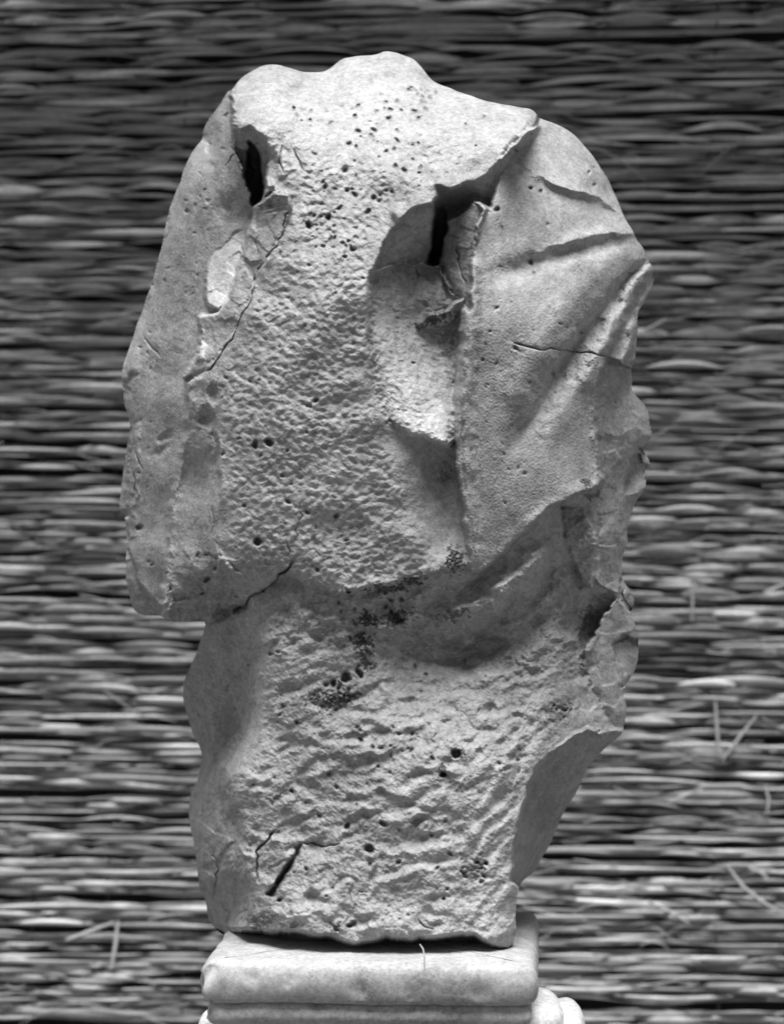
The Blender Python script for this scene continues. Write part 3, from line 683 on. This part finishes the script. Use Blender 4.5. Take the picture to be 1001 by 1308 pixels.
# rear of the stone, closing the volume
ring = SP[::2]
nr = len(ring)
ri = np.clip((ring[:, 1] - Y0).round().astype(int), 0, H - 1); ci = np.clip((ring[:, 0] - X0).round().astype(int), 0, W - 1)
De = np.array([D[max(0, a - 1):a + 2, max(0, b - 1):b + 2].min() for a, b in zip(ri, ci)])
De = np.array([np.median(np.take(De, range(i - 2, i + 3), mode='wrap')) for i in range(nr)])
cyv = np.clip(ring[:, 1], 250, 1050); cxv = np.interp(ring[:, 1], [60, 300, 600, 800, 1000, 1220], [480, 500, 500, 520, 480, 460])
back = -470.0
vv_ = []; K = 12
rr = np.random.default_rng(9)
for k in range(K + 1):
    a = k / K
    s_ = math.cos(a * math.pi / 2) ** 0.7 if k < K else 0.0
    s_ = max(s_, 0.001)
    dpt = De + (back - De) * math.sin(a * math.pi / 2)
    uu = cxv + (ring[:, 0] - cxv) * (s_ * (0.997 if k else 0.999)); vy = cyv + (ring[:, 1] - cyv) * (s_ * 0.999)
    # keep the bottom flat and standing
    jit = 7 * np.sin(uu * 0.05 + k) * np.cos(vy * 0.04 - k) * min(1, k)
    for q in range(nr):
        u_, v_ = uu[q], vy[q]
        vv_.append(np.array(P(u_, v_, dpt[q] + jit[q])) - np.array(inv))
ff = []
for k in range(K):
    for q in range(nr):
        a = k * nr + q; b = k * nr + (q + 1) % nr
        ff.append((a, b, b + nr, a + nr))
rear = mesh_obj('rear_face', vv_, ff, M_stone, root)
rear['label'] = 'rough far side closing the stone'

# ------------------------------------------------------------------ marble base
def wz(v, Dd): return (CY - v) / DIST * (DIST - Dd)     # height in px units of a photo row seen at depth Dd
def base_block(name, cx, cy, hx, hy, prof, mat, parent, yaw=0, rc=14, amp=1.2, seed=0, n_edge=70):
    """rounded rectangle swept along a profile [(outset, z)] in px units, closed on top; everything displaced by small noise"""
    from mathutils import noise
    path = []
    cs = [(hx - rc, -hy + rc, -90), (hx - rc, hy - rc, 0), (-hx + rc, hy - rc, 90), (-hx + rc, -hy + rc, 180)]
    for (px, py, a0) in cs:
        for j in range(9):
            a = R(a0 + 90 * j / 8); path.append((px, py, math.cos(a), math.sin(a), rc))
    dense = []
    for i in range(len(path)):
        p, q = path[i], path[(i + 1) % len(path)]
        A_ = (p[0] + p[2] * rc, p[1] + p[3] * rc); B_ = (q[0] + q[2] * rc, q[1] + q[3] * rc)
        L = math.hypot(A_[0] - B_[0], A_[1] - B_[1]); n = max(1, int(L / 5))
        for j in range(n):
            t = j / n
            nx = p[2] * (1 - t) + q[2] * t; ny = p[3] * (1 - t) + q[3] * t
            dense.append((A_[0] + (B_[0] - A_[0]) * t, A_[1] + (B_[1] - A_[1]) * t, nx, ny))
    vs_ = []; m = len(dense); cz, sz = math.cos(R(yaw)), math.sin(R(yaw))
    def put(x, y, z):
        d_ = noise.noise_vector(Vector((x * 0.02 + seed, y * 0.02, z * 0.03))) * amp * 1.6 + noise.noise_vector(Vector((x * 0.09, y * 0.09 + seed, z * 0.11))) * amp * 0.6
        ch = max(0.0, noise.noise(Vector((x * 0.045, y * 0.045, z * 0.05 + seed * 3))) - 0.30) * amp * 16
        wc = math.exp(-((x + hx) ** 2 + (y + hy) ** 2) / 26.0 ** 2) * amp
        n3 = noise.noise(Vector((x * 0.06 + 9, y * 0.06, z * 0.07)))
        x += wc * (3 + 9 * n3); y += wc * (3 + 8 * n3); z += wc * 2 * n3
        x += d_.x - math.copysign(ch, x) * 0.6; y += d_.y + (ch if y < 0 else -ch) * 0.6; z += d_.z - ch * 0.25
        vs_.append(((cx + x * cz - y * sz) * S, (cy + x * sz + y * cz) * S, z * S))
    for o_, z_ in prof:
        for (x, y, nx, ny) in dense:
            if o_ < -rc:        # interior rings scale in
                f = 1 - (-o_ - rc) / min(hx, hy)
                put((x - nx * rc) * f, (y - ny * rc) * f, z_)
            else:
                put(x + nx * o_, y + ny * o_, z_)
    fs = []
    for k in range(len(prof) - 1):
        for i in range(m):
            a = k * m + i; b = k * m + (i + 1) % m
            fs.append((a, b, b + m, a + m))
    o = mesh_obj(name, vs_, fs, mat, parent)
    return o

def bow(o0, z0, o1, z1, bulge, n=7):
    out = []
    for i in range(n + 1):
        t = i / n
        out.append((o0 + (o1 - o0) * t + bulge * math.sin(math.pi * t), z0 + (z1 - z0) * t))
    return out

base = empty('moulded_pedestal', (0, 0, 0))
tag(base, 'moulded marble support with rounded cushion edge and chipped left corner, under the tall fragment', 'pedestal')
zt = wz(1222, 70)
FR = 118                                  # front face of the base, px in front of the reference plane
hy = 224; hx = 207; cyb = -FR + hy; cxb = -18.0
def r_top(z): return z
prof = [(-160, zt + 0), (-110, zt + 0), (-70, zt), (-45, zt - 0.3), (-30, zt - 0.6), (-20, zt - 1.2), (-12, zt - 2.0)]
prof += [(-5, zt - 4), (-1, zt - 8), (1.5, zt - 14), (3, zt - 22), (3.2, zt - 30), (2.6, zt - 38), (1, zt - 45), (-1.5, zt - 49), (-6, zt - 51.5)]
ub = base_block('cushion_slab', cxb, cyb, hx, hy, [(-200, zt)] + prof, M_base, base, yaw=-3.3, rc=16, amp=1.3, seed=2)
prof2 = [(-14, zt - 50), (-11, zt - 52.5), (-9, zt - 55), (-8, zt - 57), (-7, zt - 60), (-5.5, zt - 66), (-6, zt - 72), (-10, zt - 77), (-13, zt - 80), (-12, zt - 88), (-12, zt - 120)]
base_block('lower_fillet', cxb, cyb, hx, hy, prof2, M_base, base, yaw=-3.3, rc=14, amp=0.9, seed=5)
# lower course: block with paler rounded ends showing at right and left
low = empty('marble_plinth', (0, 0, 0))
tag(low, 'paler rounded marble block below the moulded base, only its shoulders showing at the bottom edge', 'block')
zl = wz(1300, -60)
base_block('plinth_block', (490 - CX) * 1.03, 150, 222, 150, [(-100, zl - 14), (-40, zl - 14), (-16, zl - 14), (-6, zl - 18), (0, zl - 26), (0, zl - 700)], M_low, low, rc=16, amp=1.5, seed=8)
def lump(name, u, v, Dd, rx, ry, rz, parent, seed):
    from mathutils import noise
    vs_, fs = [], []; n, m = 26, 36
    c = P(u, v, Dd)
    for i in range(n + 1):
        th = math.pi * i / n
        for j in range(m):
            ph = 2 * math.pi * j / m
            d = Vector((math.sin(th) * math.cos(ph), math.sin(th) * math.sin(ph), math.cos(th)))
            p_ = 3.2
            q = (abs(d.x) ** p_ + abs(d.y) ** p_ + abs(d.z) ** p_) ** (-1 / p_)
            w_ = 1 + 0.05 * noise.noise(d * 2.2 + Vector((seed, 0, 0)))
            d = d * q * w_
            vs_.append((c[0] + d.x * rx * S, c[1] + d.y * ry * S, c[2] + d.z * rz * S))
    for i in range(n):
        for j in range(m):
            a = i * m + j; b = i * m + (j + 1) % m
            fs.append((a, a + m, b + m, b))
    return mesh_obj(name, vs_, fs, M_low, parent)
lump('shoulder', 685, 1312, -60, 35, 100, 44, low, 1)
lump('shoulder', 720, 1318, -70, 26, 90, 37, low, 4)
lump('shoulder', 272, 1330, -60, 20, 80, 36, low, 7)

# ------------------------------------------------------------------ reed mat behind
MATY = 2100.0                                   # px behind the reference plane
KM = (DIST + MATY) / DIST
def reed_mat(name, lo, hi):
    t = NT(name)
    tc = t.n('ShaderNodeTexCoord')
    oi = t.n('ShaderNodeObjectInfo')
    mp = t.n('ShaderNodeMapping'); t.l(tc.outputs['Object'], mp.inputs['Vector']); mp.inputs['Scale'].default_value = (8, 40, 40)
    ad = t.n('ShaderNodeVectorMath', operation='ADD'); t.l(mp.outputs[0], ad.inputs[0])
    cx_ = t.n('ShaderNodeCombineXYZ'); t.l(t.math('MULTIPLY', oi.outputs['Random'], 57.0), cx_.inputs[0]); t.l(cx_.outputs[0], ad.inputs[1])
    n1 = noise_out(t, ad.outputs[0], 1.0, 4, 0.6)
    n2 = noise_out(t, tc.outputs['Object'], 140, 3, 0.6)
    f = t.math('ADD', t.math('MULTIPLY', n1, 0.75), t.math('ADD', t.math('MULTIPLY', t.n('ShaderNodeAttribute', attribute_name='tone').outputs['Fac'], 0.34), t.math('MULTIPLY', n2, 0.15)))
    c = ramp(t, f, [(0.25, lo), (0.62, (lo + hi) * .36), (0.9, hi)])
    t.l(c, t.b.inputs['Base Color'])
    t.b.inputs['Roughness'].default_value = 0.5
    t.b.inputs['Specular IOR Level'].default_value = 0.45
    return t.m
M_reed = reed_mat('dry_reed', 0.03, 0.80)
M_reed_dark = reed_mat('shaded_reed', 0.02, 0.10)  # near-black reed colour; on the backing it paints the gap shade
M_straw = reed_mat('straw', 0.35, 0.75)

mat_root = empty('reed_mat', (0, MATY * S, -1.0))
tag(mat_root, 'upright screen of horizontal dry reeds stitched at intervals, out of focus behind the marble', 'reed screen')
MR = np.array(mat_root.location)
def mat_y(z):                     # the screen bellies towards the camera near its foot
    return MATY - 0.00013 * np.clip(300 - z, 0, None) ** 2 - 0.0004 * np.clip(z - 300, 0, None) ** 2
rnd = random.Random(4)
def reed_mesh(n_v, seed, pinch=96 * KM, R0=None):
    """a reed bundle along x, pinched where the stitches hold it, arching between them"""
    r = random.Random(seed)
    half = 1180 * KM; step = 12 * KM; nx = int(2 * half / step)
    R0 = r.uniform(2.6, 4.9) * KM
    kink = [(r.uniform(.002, .006) / KM, r.uniform(0, 6.28), r.uniform(.8, 2.6) * KM) for _ in range(3)]
    cuts = [-half + r.uniform(-1, 0) * pinch]
    while cuts[-1] < half + pinch: cuts.append(cuts[-1] + pinch * r.choice((1, 1, 1, 1, 2, 1.5)) * r.uniform(.88, 1.12))
    segs = [(r.uniform(.45, 1.3), r.gauss(0, 1.8) * KM, r.uniform(-1.5, 5.0) * KM, r.uniform(.2, 1.8), r.random()) for _ in cuts]
    vs_, fs, tn = [], [], []
    for i in range(nx + 1):
        x = -half + step * i
        q = max(k for k in range(len(cuts)) if cuts[k] <= x)
        t = (x - cuts[q]) / (cuts[q + 1] - cuts[q]) if q + 1 < len(cuts) else 0
        g, off, arch, fw, tone = segs[q]
        b = max(0.0, math.sin(math.pi * t)); b5 = b ** 0.75
        rz_ = R0 * (0.18 + 0.82 * b5 * g); ry_ = R0 * (0.25 + 0.6 * b5)
        zc = sum(a2 * math.sin(k * x + p) for k, p, a2 in kink) + off * b + arch * b
        yc = -R0 * 3.0 * b5 * fw
        for j in range(n_v):
            a = 2 * math.pi * j / n_v
            vs_.append((x * S, (yc + ry_ * math.cos(a)) * S, (zc + rz_ * math.sin(a)) * S)); tn.append(tone)
    for i in range(nx):
        for j in range(n_v):
            a = i * n_v + j; b_ = i * n_v + (j + 1) % n_v
            fs.append((a, b_, b_ + n_v, a + n_v))
    o = mesh_obj('reed', vs_, fs, M_reed, mat_root)
    at = o.data.attributes.new('tone', 'FLOAT', 'POINT'); at.data.foreach_set('value', tn)
    return o
NP = 24
protos = [reed_mesh(7, 100 + i) for i in range(NP)]
used = set()
z_top = (CY + 60) * KM; z_bot = -(1308 - CY + 150) * KM
rows = []
z = z_top
while z > z_bot:
    rows.append(z); z -= rnd.choice((5.5, 6.5, 7.5, 9, 11)) * rnd.uniform(.8, 1.15) * KM
def place_vals(z, lay):
    y = float(mat_y(z)) + rnd.uniform(-4, 4) + lay * 14 * KM
    f = (z_top - z) / (z_top - z_bot)
    tilt = 0.030 * (1 - f) ** 3 - 0.018 * math.sin(f * 3.1) + rnd.gauss(0, 0.008)
    return (rnd.uniform(-1, 1) * 96 * KM * S, y * S - MR[1], z * S - MR[2]), tilt, (rnd.choice((-1, 1)) * rnd.uniform(.94, 1.06), 1, rnd.uniform(.8, 1.25))
inner_v, inner_f, inner_t, nb_ = [], [], [], 0
zi = z_top - 3
arr = []
for p_ in protos:
    c_ = np.zeros(len(p_.data.vertices) * 3, np.float32); p_.data.vertices.foreach_get('co', c_)
    f_ = np.zeros(len(p_.data.polygons) * 4, np.int32); p_.data.loops.foreach_get('vertex_index', f_)
    t_ = np.zeros(len(p_.data.vertices), np.float32); p_.data.attributes['tone'].data.foreach_get('value', t_)
    arr.append((c_.reshape(-1, 3), f_.reshape(-1, 4), t_))
while zi > z_bot:
    (lx, ly, lz), ti, sc_ = place_vals(zi, 1)
    c_, f_, t_ = arr[rnd.randrange(NP)]
    q_ = c_ * np.array(sc_); x_ = q_[:, 0] * math.cos(ti) - q_[:, 2] * math.sin(ti); z_ = q_[:, 0] * math.sin(ti) + q_[:, 2] * math.cos(ti)
    inner_v.append(np.stack([x_ + lx, q_[:, 1] + ly, z_ + lz], 1)); inner_f.append(f_ + nb_); inner_t.append(t_); nb_ += len(c_)
    zi -= rnd.uniform(8, 13) * KM
inr = mesh_obj('inner_reeds', np.concatenate(inner_v), np.concatenate(inner_f), M_reed, mat_root)
inr.data.attributes.new('tone', 'FLOAT', 'POINT').data.foreach_set('value', np.concatenate(inner_t)); inr['kind'] = 'stuff'
for i, z in enumerate(rows):
    k = rnd.randrange(NP)
    if k not in used: o = protos[k]; used.add(k)
    else:
        o = protos[k].copy(); scn.collection.objects.link(o)
    o.location, ti, o.scale = place_vals(z, 0)
    o.rotation_euler = (0, -ti, 0)
for k in range(NP):
    if k not in used: bpy.data.objects.remove(protos[k])
# dark sheet added behind the reeds, its colour painting the shade in the gaps
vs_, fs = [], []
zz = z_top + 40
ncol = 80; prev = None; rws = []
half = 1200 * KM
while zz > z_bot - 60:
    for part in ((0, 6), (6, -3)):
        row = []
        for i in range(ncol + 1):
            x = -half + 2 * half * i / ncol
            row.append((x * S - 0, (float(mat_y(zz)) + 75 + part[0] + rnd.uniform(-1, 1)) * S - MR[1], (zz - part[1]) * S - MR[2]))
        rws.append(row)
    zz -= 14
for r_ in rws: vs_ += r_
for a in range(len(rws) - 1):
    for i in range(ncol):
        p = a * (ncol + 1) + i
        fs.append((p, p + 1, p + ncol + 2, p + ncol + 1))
bk = mesh_obj('dark_backing', vs_, fs, M_reed_dark, mat_root)
# fine stray fibres lying over the reeds
fv, ff_, n0 = [], [], 0
for i in range(700):
    u0 = rnd.uniform(-120, 1120); v0 = rnd.uniform(-40, 1400); L = rnd.uniform(18, 90); an = rnd.gauss(0, 0.12) if i % 6 else rnd.uniform(-.7, .7)
    rad = rnd.uniform(0.5, 1.3) * KM; bend = rnd.gauss(0, 3)
    for k in range(5):
        t = k / 4 - .5
        x = ((u0 - CX) + L * t * math.cos(an)) * KM; z = ((CY - v0) + L * t * math.sin(an) + bend * (1 - 4 * t * t)) * KM
        y = float(mat_y(z)) - 15 * KM - 4 * math.cos(t * 3)
        rr_ = rad * (1 - 1.5 * abs(t) ** 2)
        for j in range(3):
            a = 2 * math.pi * j / 3
            fv.append((x * S, (y + rr_ * math.cos(a)) * S - MR[1], (z + rr_ * math.sin(a)) * S - MR[2]))
    for k in range(4):
        for j in range(3):
            a = n0 + k * 3 + j; b = n0 + k * 3 + (j + 1) % 3
            ff_.append((a, b, b + 3, a + 3))
    n0 += 15
fb = mesh_obj('stray_fibres', fv, ff_, M_straw, mat_root); fb['kind'] = 'stuff'
# stitching cords, seen only where they cross the reeds
def tube(name, pts, rad, mat, parent=None, off=(0, 0, 0), nv=6, taper=True):
    vs_, fs = [], []; n = len(pts)
    pv = [Vector(p) for p in pts]
    for i, p in enumerate(pv):
        d = (pv[min(i + 1, n - 1)] - pv[max(i - 1, 0)]).normalized()
        a = d.cross(Vector((0, 1, 0)));
        if a.length < 1e-3: a = d.cross(Vector((1, 0, 0)))
        a.normalize(); b = d.cross(a)
        rr_ = rad * (0.55 if taper and i in (0, n - 1) else 1)
        for j in range(nv):
            t = 2 * math.pi * j / nv
            q = p + (a * math.cos(t) + b * math.sin(t)) * rr_
            vs_.append((q.x - off[0], q.y - off[1], q.z - off[2]))
    for i in range(n - 1):
        for j in range(nv):
            a = i * nv + j; b = i * nv + (j + 1) % nv
            fs.append((a, b, b + nv, a + nv))
    c0 = len(vs_); vs_.append(tuple(pv[0] - Vector(off))); c1 = len(vs_); vs_.append(tuple(pv[-1] - Vector(off)))
    quads = fs + [(c0, (j + 1) % nv, j, c0) for j in range(0)]
    return mesh_obj(name, vs_, quads, mat, parent)
cord_n = 0
for u in (-40, 55, 148, 242, 336, 900, 994, 1088):
    pts = []
    x0 = (u - CX) * KM
    for i in range(120):
        z = z_top - (z_top - z_bot) * i / 119
        pts.append(((x0 + 2.5 * math.sin(i * 1.7)) * S, (float(mat_y(z)) - 1 + 5 * math.sin(i * 2.1 + u)) * S, z * S))
    tube('binding_cord', pts, 1.6 * S, M_reed_dark, mat_root, MR)

# loose straws caught in the screen
def Pm(u, v, f=-36):
    z = (CY - v) * KM
    y = float(mat_y(z)) + f
    k = (DIST + y) / DIST
    return ((u - CX) * k * S, y * S, (CY - v) * k * S)
STR = [([(85,1201),(115,1190),(146,1178)], 4.2, 'pale flat straw slanting up to a bend, on the reed screen at lower left'),
 ([(151,1176),(148,1205),(142,1238)], 4.0, 'pale straw hanging straight down from the bend at lower left'),
 ([(913,896),(915,930),(918,968)], 3.6, 'upright straw meeting a slanting one, right of the stone'),
 ([(966,914),(945,940),(922,971)], 3.4, 'slanting straw whose foot meets the upright one, right of the stone'),
 ([(929,1107),(948,1133),(972,1152),(996,1166)], 4.0, 'long curved straw sagging down to the right edge near the bottom right'),
 ([(827,1151),(852,1163),(879,1179)], 3.6, 'short straw sloping down to the right beside the lower right face'),
 ([(853,1025),(875,1016),(897,1008)], 3.2, 'short straw rising gently to the right of the dark lower face'),
 ([(883,744),(884,768),(883,794)], 3.0, 'thin upright straw at mid height right of the chipped edge'),
 ([(974,758),(988,752),(1006,745)], 4.0, 'bright straw end rising at the right edge at mid height'),
 ([(800,432),(826,421),(852,407)], 4.0, 'dull straw sticking out beside the crack in the drapery'),
 ([(976,1002),(981,1020),(979,1038)], 3.0, 'short hanging straw near the right edge above the curved one'),
 ([(955,1108),(968,1113),(980,1122)], 3.6, 'stubby straw just above the long curved one at lower right')]
for pts, rad, lb in STR:
    ps = [Pm(*p) for p in pts]
    c = ps[0]
    o = tube('loose_straw', ps, rad * KM * 0.68 * S, M_straw, None, c, 7)
    o.location = c
    tag(o, lb, 'straw', 'loose straws caught in the reed screen')
# wisp hanging under the stone
ps = [P(536, 1206, 128), P(540, 1212, 131), P(542, 1222, 134), P(542, 1233, 134), P(542, 1240, 133)]
o = tube('straw_wisp', ps, 0.9 * S, M_low, None, ps[0], 6); o.location = ps[0]
tag(o, 'thin pale wisp hanging from the broken lower edge over the front of the base', 'straw')

# ------------------------------------------------------------------ ground below the frame
g = NT('dry_earth'); gc = g.n('ShaderNodeTexCoord')
g.l(ramp(g, noise_out(g, gc.outputs['Object'], 6, 8, 0.7), [(0.3, 0.06), (0.7, 0.12)]), g.b.inputs['Base Color']); g.b.inputs['Roughness'].default_value = 0.95
gz = (zl - 690) * S
gr = mesh_obj('ground', [(-30, -30, gz), (30, -30, gz), (30, 30, gz), (-30, 30, gz)], [(0, 1, 2, 3)], g.m, None, False)
tag(gr, 'dry earth ground', None, None, 'structure')
